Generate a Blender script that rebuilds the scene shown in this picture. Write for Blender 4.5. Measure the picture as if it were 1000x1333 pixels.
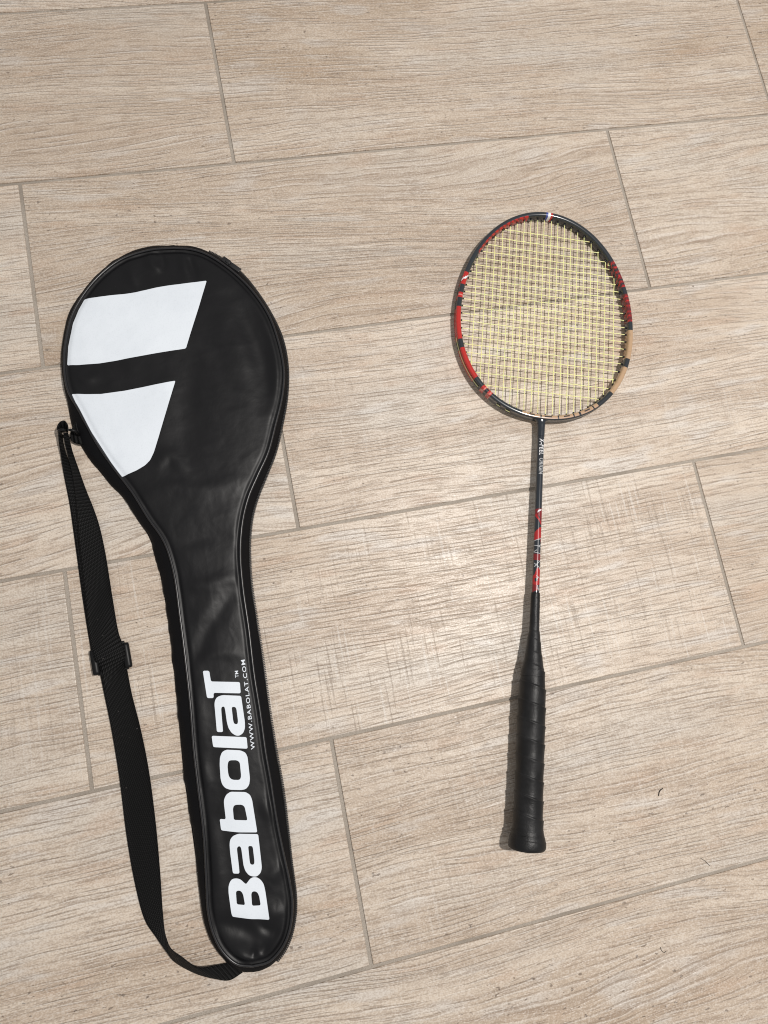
import bpy, bmesh, math, random
import numpy as np
from mathutils import Matrix, Vector, noise as mnoise

for o in list(bpy.data.objects):
    bpy.data.objects.remove(o, do_unlink=True)
scene = bpy.context.scene
C = scene.collection
R = math.radians

# ------------------------------------------------------------------ camera
CAM = [[0.99202, -0.02296, -0.123976], [0.0, 0.98328, -0.182099], [0.126084, 0.180645, 0.975433]]
CAM_H = 0.71496
cd = bpy.data.cameras.new('camera')
cam = bpy.data.objects.new('camera', cd)
C.objects.link(cam)
m4 = Matrix(CAM).to_4x4()
m4.translation = Vector((0, 0, CAM_H))
cam.matrix_world = m4
cd.sensor_fit = 'VERTICAL'
cd.sensor_height = 36.0
cd.sensor_width = 27.0
cd.lens = 930.0 / 1333.0 * 36.0
cd.clip_start = 0.02
cd.clip_end = 50
scene.camera = cam
scene.render.resolution_x = 768
scene.render.resolution_y = 1024

# ------------------------------------------------------------------ light
w = bpy.data.worlds.new('World')
scene.world = w
w.use_nodes = True
bg = w.node_tree.nodes['Background']
bg.inputs[0].default_value = (1.0, 0.985, 0.97, 1)      # pale walls and ceiling of the room
bg.inputs[1].default_value = 0.38
ld = bpy.data.lights.new('ceiling_lamp', 'AREA')
ld.shape = 'DISK'
ld.size = 0.12
ld.energy = 43
ld.color = (1.0, 0.96, 0.915)
lamp = bpy.data.objects.new('ceiling_lamp', ld)
C.objects.link(lamp)
lamp.location = (0.70, 0.20, 2.10)
scene.view_settings.view_transform = 'Standard'
scene.view_settings.look = 'None'
scene.view_settings.exposure = 0.0
scene.view_settings.gamma = 1.0
scene.view_settings.use_curve_mapping = False
scene.render.engine = 'CYCLES'
scene.cycles.pixel_filter_type = 'BLACKMAN_HARRIS'
scene.cycles.filter_width = 1.1

# ------------------------------------------------------------------ helpers
def obj(name, bm, mats, parent=None, smooth=True, loc=None):
    """link a bmesh (or mesh) as one object"""
    if isinstance(bm, bmesh.types.BMesh):
        me = bpy.data.meshes.new(name)
        bm.to_mesh(me)
        bm.free()
    else:
        me = bm
    if not isinstance(mats, (list, tuple)):
        mats = [mats]
    if not me.materials:
        for mm in mats:
            me.materials.append(mm)
    if smooth:
        for p in me.polygons:
            p.use_smooth = True
    o = bpy.data.objects.new(name, me)
    C.objects.link(o)
    if parent is not None:
        o.parent = parent
    if loc is not None:
        o.location = loc
    return o

def thing(name, label, cat, loc=(0, 0, 0), rot=(0, 0, 0), group=None):
    o = bpy.data.objects.new(name, None)
    C.objects.link(o)
    o.empty_display_size = 0.03
    o.location = loc
    o.rotation_euler = rot
    o['label'] = label
    o['category'] = cat
    if group:
        o['group'] = group
    return o

def pydata(name, verts, faces):
    me = bpy.data.meshes.new(name)
    me.from_pydata([tuple(map(float, v)) for v in verts], [], faces)
    me.update()
    return me

def grid_mesh(name, P, closed_u=False, closed_v=False, uv=True, flip=False):
    """P: array (nu, nv, 3) -> quad mesh, uv = (u index / nu, v index / nv)"""
    P = np.asarray(P, float)
    nu, nv = P.shape[:2]
    faces = []
    uvs = []
    for i in range(nu if closed_u else nu - 1):
        i2 = (i + 1) % nu
        for j in range(nv if closed_v else nv - 1):
            j2 = (j + 1) % nv
            f = [i * nv + j, i2 * nv + j, i2 * nv + j2, i * nv + j2]
            q = [(i, j), (i + 1, j), (i + 1, j + 1), (i, j + 1)]
            if flip:
                f.reverse(); q.reverse()
            faces.append(f)
            uvs.append(q)
    me = pydata(name, P.reshape(-1, 3), faces)
    if uv:
        l = me.uv_layers.new(name='UVMap')
        dat = []
        for q in uvs:
            for a, b in q:
                dat += [a / nu, b / nv]
        l.data.foreach_set('uv', dat)
    return me

def tube_mesh(name, pts, rad, n=8, closed=False, cap=True):
    pts = np.asarray(pts, float)
    m = len(pts)
    if np.isscalar(rad):
        rad = np.full(m, rad)
    T = np.gradient(pts, axis=0)
    if closed:
        T = np.roll(pts, -1, 0) - np.roll(pts, 1, 0)
    T /= np.linalg.norm(T, axis=1)[:, None] + 1e-12
    up = np.array([0, 0, 1.0])
    if abs(T[0] @ up) > .9:
        up = np.array([1.0, 0, 0])
    V = []
    for i in range(m):
        a = np.cross(up, T[i]); a /= np.linalg.norm(a) + 1e-12
        b = np.cross(T[i], a)
        for k in range(n):
            t = 2 * math.pi * k / n
            V.append(pts[i] + rad[i] * (a * math.cos(t) + b * math.sin(t)))
    F = []
    for i in range(m if closed else m - 1):
        i2 = (i + 1) % m
        for k in range(n):
            k2 = (k + 1) % n
            F.append([i * n + k, i * n + k2, i2 * n + k2, i2 * n + k])
    if cap and not closed:
        F.append(list(range(n))[::-1])
        F.append([(m - 1) * n + k for k in range(n)])
    return pydata(name, V, F)

def smooth_poly(pts, n, closed=False):
    """Catmull-Rom through pts, resampled to n points by arc length"""
    P = np.asarray(pts, float)
    k = len(P)
    out = []
    segs = k if closed else k - 1
    for i in range(segs):
        if closed:
            p0, p1, p2, p3 = P[(i - 1) % k], P[i], P[(i + 1) % k], P[(i + 2) % k]
        else:
            p1, p2 = P[i], P[i + 1]
            p0 = P[i - 1] if i > 0 else 2 * p1 - p2
            p3 = P[i + 2] if i + 2 < k else 2 * p2 - p1
        d = [max(np.linalg.norm(b - a), 1e-9) ** .5 for a, b in ((p0, p1), (p1, p2), (p2, p3))]
        t0, t1 = 0, d[0]
        t2 = t1 + d[1]; t3 = t2 + d[2]
        for s in range(16):
            t = t1 + (t2 - t1) * s / 16
            A1 = (t1 - t) / (t1 - t0) * p0 + (t - t0) / (t1 - t0) * p1
            A2 = (t2 - t) / (t2 - t1) * p1 + (t - t1) / (t2 - t1) * p2
            A3 = (t3 - t) / (t3 - t2) * p2 + (t - t2) / (t3 - t2) * p3
            B1 = (t2 - t) / (t2 - t0) * A1 + (t - t0) / (t2 - t0) * A2
            B2 = (t3 - t) / (t3 - t1) * A2 + (t - t1) / (t3 - t1) * A3
            out.append((t2 - t) / (t2 - t1) * B1 + (t - t1) / (t2 - t1) * B2)
    out.append(P[0] if closed else P[-1])
    out = np.array(out)
    s = np.r_[0, np.cumsum(np.linalg.norm(np.diff(out, axis=0), axis=1))]
    u = np.linspace(0, s[-1], n + 1 if closed else n)
    res = np.stack([np.interp(u, s, out[:, c]) for c in range(out.shape[1])], 1)
    return res[:-1] if closed else res

def box_bm(bm, cx, cy, cz, sx, sy, sz, rot=None, bevel=0.0):
    r = bmesh.ops.create_cube(bm, size=1.0)
    vs = r['verts']
    M = Matrix.Translation((cx, cy, cz))
    if rot is not None:
        M = M @ rot.to_4x4()
    M = M @ Matrix.Diagonal((sx, sy, sz, 1))
    bmesh.ops.transform(bm, matrix=M, verts=vs)
    if bevel:
        es = list({e for v in vs for e in v.link_edges})
        bmesh.ops.bevel(bm, geom=es, offset=bevel, segments=2, affect='EDGES', profile=.7)

def nz(x, y, z=0.0):
    return mnoise.noise(Vector((x, y, z)))

# ------------------------------------------------------------------ materials
class NT:
    def __init__(self, name):
        self.m = bpy.data.materials.new(name)
        self.m.use_nodes = True
        self.t = self.m.node_tree
        self.b = self.t.nodes['Principled BSDF']
    def n(self, kind, **kw):
        nd = self.t.nodes.new(kind)
        for k, v in kw.items():
            setattr(nd, k, v)
        return nd
    def put(self, sock, v):
        if hasattr(v, 'is_linked') or isinstance(v, bpy.types.NodeSocket):
            self.t.links.new(v, sock)
        elif isinstance(v, (tuple, list)) and len(v) == 3 and sock.type == 'RGBA':
            sock.default_value = (*v, 1)
        else:
            sock.default_value = v
    def math(self, op, a, b=None, c=None, clamp=False):
        nd = self.n('ShaderNodeMath', operation=op, use_clamp=clamp)
        self.put(nd.inputs[0], a)
        if b is not None: self.put(nd.inputs[1], b)
        if c is not None: self.put(nd.inputs[2], c)
        return nd.outputs[0]
    def vec(self, x, y, z):
        nd = self.n('ShaderNodeCombineXYZ')
        for i, v in enumerate((x, y, z)):
            self.put(nd.inputs[i], v)
        return nd.outputs[0]
    def noise(self, v, scale=1.0, detail=2.0, rough=.5, dist=0.0):
        nd = self.n('ShaderNodeTexNoise')
        self.put(nd.inputs['Vector'], v)
        nd.inputs['Scale'].default_value = scale
        nd.inputs['Detail'].default_value = detail
        nd.inputs['Roughness'].default_value = rough
        nd.inputs['Distortion'].default_value = dist
        return nd.outputs[0]
    def step(self, v, a, b, lo=0.0, hi=1.0):
        nd = self.n('ShaderNodeMapRange', interpolation_type='SMOOTHSTEP')
        self.put(nd.inputs[0], v)
        for i, q in enumerate((a, b, lo, hi)):
            self.put(nd.inputs[i + 1], q)
        return nd.outputs[0]
    def mix(self, f, a, b, mode='MIX'):
        nd = self.n('ShaderNodeMix', data_type='RGBA', blend_type=mode)
        self.put(nd.inputs['Factor'], f)
        self.put(nd.inputs[6], a)
        self.put(nd.inputs[7], b)
        return nd.outputs[2]
    def bump(self, h, strength=1.0, dist=.001):
        nd = self.n('ShaderNodeBump')
        nd.inputs['Strength'].default_value = strength
        nd.inputs['Distance'].default_value = dist
        self.put(nd.inputs['Height'], h)
        self.t.links.new(nd.outputs[0], self.b.inputs['Normal'])
    def set(self, **kw):
        for k, v in kw.items():
            self.put(self.b.inputs[k.replace('_', ' ')], v)
        return self.m

def simple(name, col, rough, spec=.5, **kw):
    k = NT(name)
    return k.set(Base_Color=col, Roughness=rough, Specular_IOR_Level=spec, **kw)

def mat_tile():
    k = NT('wood_look_porcelain')
    tc = k.n('ShaderNodeTexCoord')
    sp = k.n('ShaderNodeSeparateXYZ')
    k.t.links.new(tc.outputs['Object'], sp.inputs[0])
    x, y = sp.outputs[0], sp.outputs[1]
    oi = k.n('ShaderNodeObjectInfo')
    sc = k.n('ShaderNodeSeparateColor')
    k.t.links.new(oi.outputs['Color'], sc.inputs[0])
    seed, warm, saw, cath = sc.outputs[0], sc.outputs[1], sc.outputs[2], oi.outputs['Alpha']
    S = k.math('MULTIPLY', seed, 61.7)
    def N(fx, fy, zo, detail=0.0, rough=.5, yy=None):
        return k.noise(k.vec(k.math('MULTIPLY', x, fx), k.math('MULTIPLY', y if yy is None else yy, fy),
                             k.math('ADD', S, zo)), 1.0, detail, rough)
    # the grain direction wanders: strongly on flat-sawn (cathedral) tiles
    wA = k.math('SUBTRACT', N(2.8, 11.0, 0.0, 0.0), .5)
    wB = k.math('SUBTRACT', N(13.0, 45.0, 3.1, 1.0), .5)
    y1 = k.math('ADD', y, k.math('MULTIPLY', wA, k.math('MULTIPLY_ADD', cath, .085, .010)))
    y2 = k.math('ADD', y1, k.math('MULTIPLY', wB, .0036))
    band = N(2.2, 30.0, 7.3, 3.0, .6, y2)
    band2 = N(3.4, 10.0, 11.9, 2.0, .55, y1)
    patch = N(15.0, 62.0, 15.1, 1.0, .5, y1)
    pale = (0.665, 0.572, 0.475)
    mid = (0.530, 0.430, 0.340)
    brown = (0.420, 0.310, 0.215)
    grey = (0.575, 0.530, 0.472)
    c = k.mix(k.step(band, .36, .64), pale, mid)
    c = k.mix(k.math('MULTIPLY', k.step(band2, .46, .72), k.math('MULTIPLY_ADD', warm, .85, .06)), c, brown)
    c = k.mix(k.math('MULTIPLY', k.step(band2, .47, .33), .55), c, grey)
    c = k.mix(k.math('MULTIPLY', k.step(patch, .58, .74), .42), c, (0.500, 0.345, 0.240))
    c = k.mix(k.math('MULTIPLY', k.step(patch, .42, .27), .45), c, (0.660, 0.640, 0.615))
    tone = k.math('FRACT', k.math('MULTIPLY', seed, 7.31))
    c = k.mix(k.step(tone, .0, 1.0, .0, .30), c, (0.38, 0.295, 0.215))
    # growth rings: contour lines of the warped coordinate
    ph = k.math('MULTIPLY_ADD', y2, 2 * math.pi * 75.0, k.math('MULTIPLY', band2, 14.0))
    ring = k.math('POWER', k.math('MULTIPLY_ADD', k.math('SINE', ph), .5, .5), 4.0)
    rmask = k.math('MULTIPLY', k.step(N(3.0, 12.0, 23.0), .42, .64), k.math('MULTIPLY_ADD', cath, .50, .05))
    ringm = k.math('MULTIPLY', ring, rmask)
    c = k.mix(ringm, c, (0.290, 0.210, 0.150))
    # embossed hairlines: dark furrow with a light crest beside it, broken into dashes
    m1 = N(16.0, 210.0, 31.0, 1.0, .6, y2)
    m2 = N(42.0, 640.0, 37.0, 1.0, .6, y2)
    p1 = k.math('MULTIPLY_ADD', y2, 2 * math.pi * 236.0, k.math('MULTIPLY', k.math('ADD', patch, k.math('ADD', band, band)), 9.0))
    s1 = k.math('SINE', p1)
    e1 = k.math('SINE', k.math('ADD', p1, 1.5))
    dark1 = k.math('MULTIPLY', k.step(s1, .55, 1.0), k.step(m1, .38, .60))
    dark2 = k.step(m2, .53, .68)
    lite1 = k.math('MULTIPLY', k.step(e1, .45, .97), k.step(m1, .42, .62))
    c = k.mix(k.math('MULTIPLY', dark1, .54), c, (0.265, 0.190, 0.135))
    c = k.mix(k.math('MULTIPLY', dark2, .50), c, (0.290, 0.210, 0.152))
    c = k.mix(k.math('MULTIPLY', lite1, .36), c, (0.740, 0.690, 0.635))
    # cross-cut saw marks on some tiles
    sawn = N(330.0, 11.0, 47.0, 1.0, .6)
    smask = k.math('MULTIPLY', k.step(band2, .68, .44), saw)
    sd = k.math('MULTIPLY', k.step(sawn, .60, .72), smask)
    sl = k.math('MULTIPLY', k.step(sawn, .41, .30), smask)
    c = k.mix(k.math('MULTIPLY', sd, .48), c, (0.27, 0.210, 0.16))
    c = k.mix(k.math('MULTIPLY', sl, .40), c, (0.74, 0.70, 0.65))
    # specks, fine mottling of the print
    pit = k.math('MULTIPLY', k.step(N(210.0, 360.0, 59.0), .765, .83), k.step(band2, .42, .56))
    c = k.mix(k.math('MULTIPLY', pit, .78), c, (0.14, 0.100, 0.075))
    mot = N(620.0, 900.0, 71.0, 0.0)
    c = k.mix(k.step(mot, .48, .70, 0, .30), c, (0.30, 0.245, 0.20))
    c = k.mix(k.step(mot, .50, .30, 0, .26), c, (0.76, 0.72, 0.67))
    h = k.math('MULTIPLY_ADD', dark1, -1.0, k.math('MULTIPLY', lite1, .5))
    h = k.math('MULTIPLY_ADD', dark2, -.6, h)
    h = k.math('MULTIPLY_ADD', sd, -.4, h)
    k.bump(h, .9, .00040)
    rg = k.math('MULTIPLY_ADD', dark1, .10, k.math('MULTIPLY_ADD', mot, .16, .33))
    return k.set(Base_Color=c, Roughness=rg, Specular_IOR_Level=.42)

def mat_grout():
    k = NT('cement_grout')
    tc = k.n('ShaderNodeTexCoord')
    a = k.noise(tc.outputs['Object'], 900, 3, .6)
    b = k.noise(tc.outputs['Object'], 14, 2, .5)
    c = k.mix(k.step(a, .3, .7), (0.315, 0.278, 0.236), (0.42, 0.375, 0.325))
    c = k.mix(k.step(b, .45, .7, 0, .5), c, (0.22, 0.185, 0.150))
    k.bump(a, .6, .0006)
    return k.set(Base_Color=c, Roughness=.9, Specular_IOR_Level=.2)

def mat_nylon(name='black_nylon', rough=.42, sheen=.03, spec=.25, crinkle=.20):
    k = NT(name)
    tc = k.n('ShaderNodeTexCoord')
    cr = k.noise(tc.outputs['Object'], 60, 3, .5, .3)
    wv = k.noise(tc.outputs['Object'], 1500, 0)
    h = k.math('MULTIPLY_ADD', wv, .05, cr)
    k.bump(h, crinkle, .0016)
    rg = k.math('MULTIPLY_ADD', cr, .14, rough - .07)
    lint = k.step(wv, .86, .92, 0, .2)
    c = k.mix(lint, (0.0056, 0.0056, 0.0066), (.14, .14, .14))
    return k.set(Base_Color=c, Roughness=rg, Specular_IOR_Level=spec, Sheen_Weight=sheen, Sheen_Roughness=.4)

def mat_web():
    k = NT('black_webbing')
    uv = k.n('ShaderNodeUVMap')
    sp = k.n('ShaderNodeSeparateXYZ')
    k.t.links.new(uv.outputs[0], sp.inputs[0])
    # uv in metres: x along, y across
    rib = k.math('MULTIPLY_ADD', k.math('SINE', k.math('MULTIPLY', sp.outputs[0], 2 * math.pi / .0034)), .5, .5)
    yarn = k.math('MULTIPLY_ADD', k.math('SINE', k.math('MULTIPLY_ADD', sp.outputs[1], 2 * math.pi / .0016,
                  k.math('MULTIPLY', rib, 1.5))), .5, .5)
    h = k.math('MULTIPLY_ADD', yarn, .45, rib)
    k.bump(h, .9, .0007)
    tc = k.n('ShaderNodeTexCoord')
    lint = k.step(k.noise(tc.outputs['Object'], 500, 0, .5), .86, .90, 0, .4)
    c = k.mix(k.math('POWER', rib, 2.0), (0.0012, 0.0012, 0.0012), (0.0085, 0.0085, 0.009))
    c = k.mix(lint, c, (.16, .15, .14))
    return k.set(Base_Color=c, Roughness=.55, Specular_IOR_Level=.18)

def mat_print():
    k = NT('white_screen_print')
    tc = k.n('ShaderNodeTexCoord')
    a = k.noise(tc.outputs['Object'], 30, 3, .5)
    b = k.noise(tc.outputs['Object'], 700, 2, .5)
    c = k.mix(k.step(a, .35, .7), (0.735, 0.785, 0.845), (0.70, 0.75, 0.81))
    c = k.mix(k.step(b, .5, .75, 0, .16), c, (.5, .54, .58))
    k.bump(b, .25, .0003)
    return k.set(Base_Color=c, Roughness=.48, Specular_IOR_Level=.35)

def mat_frame():
    k = NT('lacquered_frame')
    at = k.n('ShaderNodeAttribute', attribute_name='paint')
    tc = k.n('ShaderNodeTexCoord')
    a = k.noise(tc.outputs['Object'], 260, 3, .6)
    c = k.mix(k.step(a, .55, .75, 0, .18), at.outputs['Color'], (.02, .02, .02))
    return k.set(Base_Color=c, Roughness=.27, Specular_IOR_Level=.55, Coat_Weight=.5, Coat_Roughness=.12)

def mat_grip():
    k = NT('black_grip_tape')
    tc = k.n('ShaderNodeTexCoord')
    a = k.noise(tc.outputs['Object'], 900, 3, .6)
    b = k.noise(tc.outputs['Object'], 60, 3, .6)
    k.bump(k.math('MULTIPLY_ADD', b, 1.3, k.math('MULTIPLY', a, .35)), .55, .0010)
    c = k.mix(k.step(b, .4, .7), (0.0060, 0.0060, 0.0065), (0.0125, 0.0125, 0.0135))
    rg = k.math('MULTIPLY_ADD', b, .25, .30)
    return k.set(Base_Color=c, Roughness=rg, Specular_IOR_Level=.34)

M_TILE = mat_tile()
M_GROUT = mat_grout()
M_NYLON = mat_nylon()
M_NYLON2 = mat_nylon('black_nylon_gusset', .68, .0, .10, .3)
M_PIPE = simple('black_vinyl_piping', (0.011, 0.011, 0.013), .28, .55)
M_WEB = mat_web()
M_PRINT = mat_print()
M_PLASTIC = simple('black_plastic', (0.005, 0.005, 0.0055), .42, .25)
M_ZIP = simple('zipper_black', (0.008, 0.008, 0.009), .42, .5)
M_FRAME = mat_frame()
M_GRIP = mat_grip()
M_STRING = simple('pale_yellow_string', (0.89, 0.875, 0.41), .38, .5, Subsurface_Weight=.15, Subsurface_Scale=.001)
M_GROMMET = simple('grommet_plastic', (0.010, 0.010, 0.011), .45, .4)
M_SHAFT = simple('graphite_shaft', (0.014, 0.019, 0.027), .24, .6, Coat_Weight=.4, Coat_Roughness=.1)
M_RED = simple('red_lacquer', (0.38, 0.018, 0.020), .32, .5)
M_DRED = simple('dark_red_lacquer', (0.20, 0.016, 0.020), .32, .5)
M_SILVER = simple('silver_print', (0.74, 0.74, 0.75), .4, .5)
M_DULL = simple('dull_silver_print', (0.40, 0.41, 0.42), .4, .5)
M_FIBRE = simple('dark_fibre', (0.03, 0.026, 0.022), .7, .2)

# ------------------------------------------------------------------ floor
AZ = 0.19555
ROW, COL = 0.20583, 0.665
TW, TL = ROW - 0.0030, COL - 0.0036
Y0 = 0.72837
bm = bmesh.new()
vs = [bm.verts.new((a, b, -0.0014)) for a, b in ((-2, -2), (2.4, -2), (2.4, 2.2), (-2, 2.2))]
bm.faces.new(vs)
floor = obj('floor', bm, M_GROUT, smooth=False)
floor['kind'] = 'structure'
floor['label'] = 'beige wood-look tile floor with grey grout'
def tile_mesh():
    bm = bmesh.new()
    box_bm(bm, 0, 0, -0.004, TL, TW, 0.008)
    es = [e for e in bm.edges if all(v.co.z > -0.001 for v in e.verts)]
    bmesh.ops.bevel(bm, geom=es, offset=.0007, segments=2, affect='EDGES', profile=.6)
    es = [e for e in bm.edges if abs(e.verts[0].co.z - e.verts[1].co.z) > .003]
    bmesh.ops.bevel(bm, geom=es, offset=.0008, segments=1, affect='EDGES')
    me = bpy.data.meshes.new('tile')
    bm.to_mesh(me); bm.free()
    me.materials.append(M_TILE)
    return me
tme = tile_mesh()
# looks of the tiles in view: (row, col) -> seed, warmth, saw marks, cathedral grain
LOOK = {(0, -1): (.11, .15, .00, .45), (0, 0): (.27, .95, .00, .25), (0, 1): (.35, .9, 0, .2),
        (1, -1): (.42, .10, .25, .10), (1, 0): (.53, .45, .05, .85), (1, 1): (.64, .55, .10, .9),
        (2, -1): (.71, .5, .1, .8), (2, 0): (.83, .35, .35, .25),
        (3, -1): (.19, .1, .6, .10), (3, 0): (.31, .40, 1.0, .15), (3, 1): (.47, .3, .2, .2),
        (4, -1): (.59, .45, .15, .15), (4, 0): (.93, .40, .40, .40),
        (5, 0): (.77, .45, .0, .95), (5, -1): (.05, .3, .1, .4)}
OFF = {0: 0.0274, 1: -0.1957, 2: 0.0261, 3: -0.1998, 4: 0.0215}
rnd = random.Random(5)
ca, sa = math.cos(AZ), math.sin(AZ)
for row in range(-4, 10):
    vc = Y0 - (row + .5) * ROW
    for col in range(-3, 4):
        uc = OFF.get(row, OFF[row % 2]) + (col + .5) * COL
        X, Y = ca * uc - sa * vc, sa * uc + ca * vc
        if not (-1.15 < X < 1.35 and -1.0 < Y < 1.3):
            continue
        o = bpy.data.objects.new('tile', tme)
        C.objects.link(o)
        o.parent = floor
        o.location = (X, Y, rnd.uniform(-.00015, .00015))
        o.rotation_euler = (rnd.uniform(-.0006, .0006), rnd.uniform(-.0002, .0002), AZ + (math.pi if rnd.random() < .5 else 0))
        o.color = LOOK.get((row, col), (rnd.random(), rnd.uniform(.1, .7), rnd.choice((0, 0, .4)), rnd.uniform(.1, .9)))

# ------------------------------------------------------------------ badminton racket
BUTT = [(224.4,-190.3)][0]
RAX = R(-4.60)
RZ = 0.0178
tilt = -math.atan2(RZ - .0062, .675)
racket = thing('badminton_racket', 'black and red badminton racket with yellow strings lying on the tiles',
               'racket', (BUTT[0] / 1000, BUTT[1] / 1000, RZ), (tilt, 0, RAX))
A_, YT, YB, YC = .1008, .1354, .1130, .5384      # head half width, upper / lower half length, centre (outer edge)
def head_pt(t, inset=0.0):
    """t 0..1 clockwise from the top, seen from above; returns centre-line point of the rim inset from the outer edge"""
    a = 2 * math.pi * t
    s, c = math.sin(a), math.cos(a)
    b = YT if c >= 0 else YB
    p = 2.0 if c >= 0 else 2.0 / 1.06
    return np.array([(A_ - inset) * math.copysign(abs(s) ** (2 / 2.0 if c >= 0 else 2 / 2.12), s),
                     YC + (b - inset) * math.copysign(abs(c) ** (2 / 2.0 if c >= 0 else 2 / 2.12), c)])
NR, NP = 900, 20
ts = np.arange(4000) / 4000.0
raw = np.array([head_pt(t, .0033) for t in ts])
# arc-length resample
cl = np.r_[raw, raw[:1]]
sl = np.r_[0, np.cumsum(np.linalg.norm(np.diff(cl, axis=0), axis=1))]
u = np.linspace(0, sl[-1], NR + 1)[:-1]
RC = np.stack([np.interp(u, sl, cl[:, i]) for i in range(2)], 1)
TT = np.interp(u, sl, np.r_[ts, 1.0])
tan = np.roll(RC, -1, 0) - np.roll(RC, 1, 0)
tan /= np.linalg.norm(tan, axis=1)[:, None]
nrm = np.stack([-tan[:, 1], tan[:, 0]], 1)        # outward normal for clockwise travel
RIM_W, RIM_H = .0031, .0058
P = np.zeros((NR, NP, 3))
for j in range(NP):
    a = 2 * math.pi * j / NP
    cx, sx = math.cos(a), math.sin(a)
    e = .62
    ox = RIM_W * math.copysign(abs(cx) ** e, cx)
    oz = RIM_H * math.copysign(abs(sx) ** e, sx)
    if cx > .85:
        ox -= .0009                               # string groove along the outside
    P[:, j, :2] = RC + nrm * ox
    P[:, j, 2] = oz
me = grid_mesh('frame', P, True, True, flip=True)
# lacquer print: zones by the clock position round the head (degrees clockwise from the top)
BLK = (0.016, 0.021, 0.027); REDC = (0.46, 0.016, 0.012); DRED = (0.17, 0.013, 0.016)
GOLD = (0.47, 0.31, 0.185); BLUE = (0.03, 0.06, 0.30); WHT = (0.80, 0.82, 0.84); PINK = (.66, .20, .17)
ang = np.degrees(np.arctan2(RC[:, 0], RC[:, 1] - .5516)) % 360
def paint(dg, ph, arc):
    top = math.sin(ph); outw = math.cos(ph)
    zeb = math.sin(arc * 1000 * 1.05 + 3.0 * top + 2.2 * nz(arc * 160, top * 2.0)) + .6 * nz(arc * 420, outw * 2, 4)
    if dg >= 357.9 and dg < 359.1: return BLUE
    if dg >= 359.1 or dg < .4: return WHT
    if .4 <= dg < 1.8: return REDC
    if 45.3 <= dg < 64.7: return (REDC if zeb > .85 else DRED) if zeb > -.45 else BLK
    if 69.6 <= dg < 89.7: return (REDC if zeb > .85 else DRED) if zeb > -.5 else (.10, .012, .014)
    if 95.3 <= dg < 114.7: return GOLD
    if 120.6 <= dg < 138.4: return GOLD
    if 149 <= dg < 190.6:
        if outw > .30: return BLK
        for q in (152.0, 160.2, 163.6, 172.0, 181.0):
            if abs(dg - q) < .42: return BLK
        if -.45 < outw < -.05 and (154.4 < dg < 157.6 or 166 < dg < 169 or 175 < dg < 179 or 184 < dg < 187): return (.05, .04, .035)
        return GOLD if outw < .1 else (.46, .30, .20)
    if 208.2 <= dg < 214.5: return BLK if abs(dg - 211.4) < .9 and outw > -.4 else (REDC if zeb > -.4 else PINK)
    if 220.2 <= dg < 238.4: return REDC
    if 243.7 <= dg < 264.8: return REDC
    if 271.1 <= dg < 274.7: return REDC if abs(dg - 272.9) > .45 else PINK
    if 280.7 <= dg < 289.6:
        return WHT if abs((dg - 285.2) * .45 + outw * 1.2) < .35 and top > .3 else REDC
    if 306.6 <= dg < 347.5 and outw < -.30: return (REDC if zeb > -.25 else DRED)
    return BLK
att = me.attributes.new('paint', 'FLOAT_COLOR', 'CORNER')
cols = []
for p in me.polygons:
    i = p.vertices[0] // NP if p.index // NP < NR - 1 else NR - 1
    i = p.index // NP; j = p.index % NP
    cc = paint(float(ang[i]), 2 * math.pi * (j + .5) / NP, float(u[i]))
    for _ in range(4):
        cols += [*cc, 1.0]
att.data.foreach_set('color', cols)
frame = obj('frame', me, M_FRAME, racket)

# strings: measured spacing, closer in the middle of the bed
def ray_inside(fixed, vertical):
    """inner-edge crossings of the line x=fixed (vertical) or y=fixed"""
    inn = RC - nrm * (RIM_W - .0004)
    k = 0 if vertical else 1
    d = inn[:, k] - fixed
    out = []
    for i in range(NR):
        i2 = (i + 1) % NR
        if d[i] * d[i2] < 0:
            f = d[i] / (d[i] - d[i2])
            out.append(inn[i, 1 - k] + f * (inn[i2, 1 - k] - inn[i, 1 - k]))
    return (min(out), max(out)) if len(out) >= 2 else None
half = [4.2, 11.9, 19.7, 27.6, 35.4, 43.3, 51.6, 60.1, 68.9, 79.4]
MX = sorted([-v for v in half] + half)
CY = [646.6, 634.7, 624.7, 615.8, 606.9, 598.1, 589.3, 580.9, 572.4, 563.9, 555.4, 546.9, 538.4, 529.7, 520.8, 511.8, 502.9, 493.3, 483.0, 472.0, 458.5]
SR = .00045
grom = bmesh.new()
def grommet(x, y, dx, dy):
    t = Vector((dx, dy, 0)).normalized()
    q = t.to_track_quat('Z', 'Y').to_matrix().to_4x4()
    bmesh.ops.create_cone(grom, cap_ends=True, segments=8, radius1=.00125, radius2=.00095, depth=.0030,
                          matrix=Matrix.Translation((x + dx * .0008, y + dy * .0008, 0)) @ q)
for ix, xm in enumerate(MX):
    xm /= 1000.0
    r = ray_inside(xm, True)
    if not r: continue
    y0, y1 = r
    ys = [y1 + .002]
    for cy in CY:
        cy /= 1000
        if y0 + .001 < cy < y1 - .001: ys.append(cy)
    ys.append(y0 - .002)
    pts = []
    for k, yv in enumerate(ys):
        edge = k in (0, len(ys) - 1)
        zz = 0 if edge else (.00034 if (ix + k) % 2 else -.00034)
        pts.append((xm, yv, zz))
    s = smooth_poly(pts, len(pts) * 3)
    obj('main_string', tube_mesh('main_string', s, SR, 6), M_STRING, racket)
    grommet(xm, y1, 0, -1); grommet(xm, y0, 0, 1)
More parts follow.
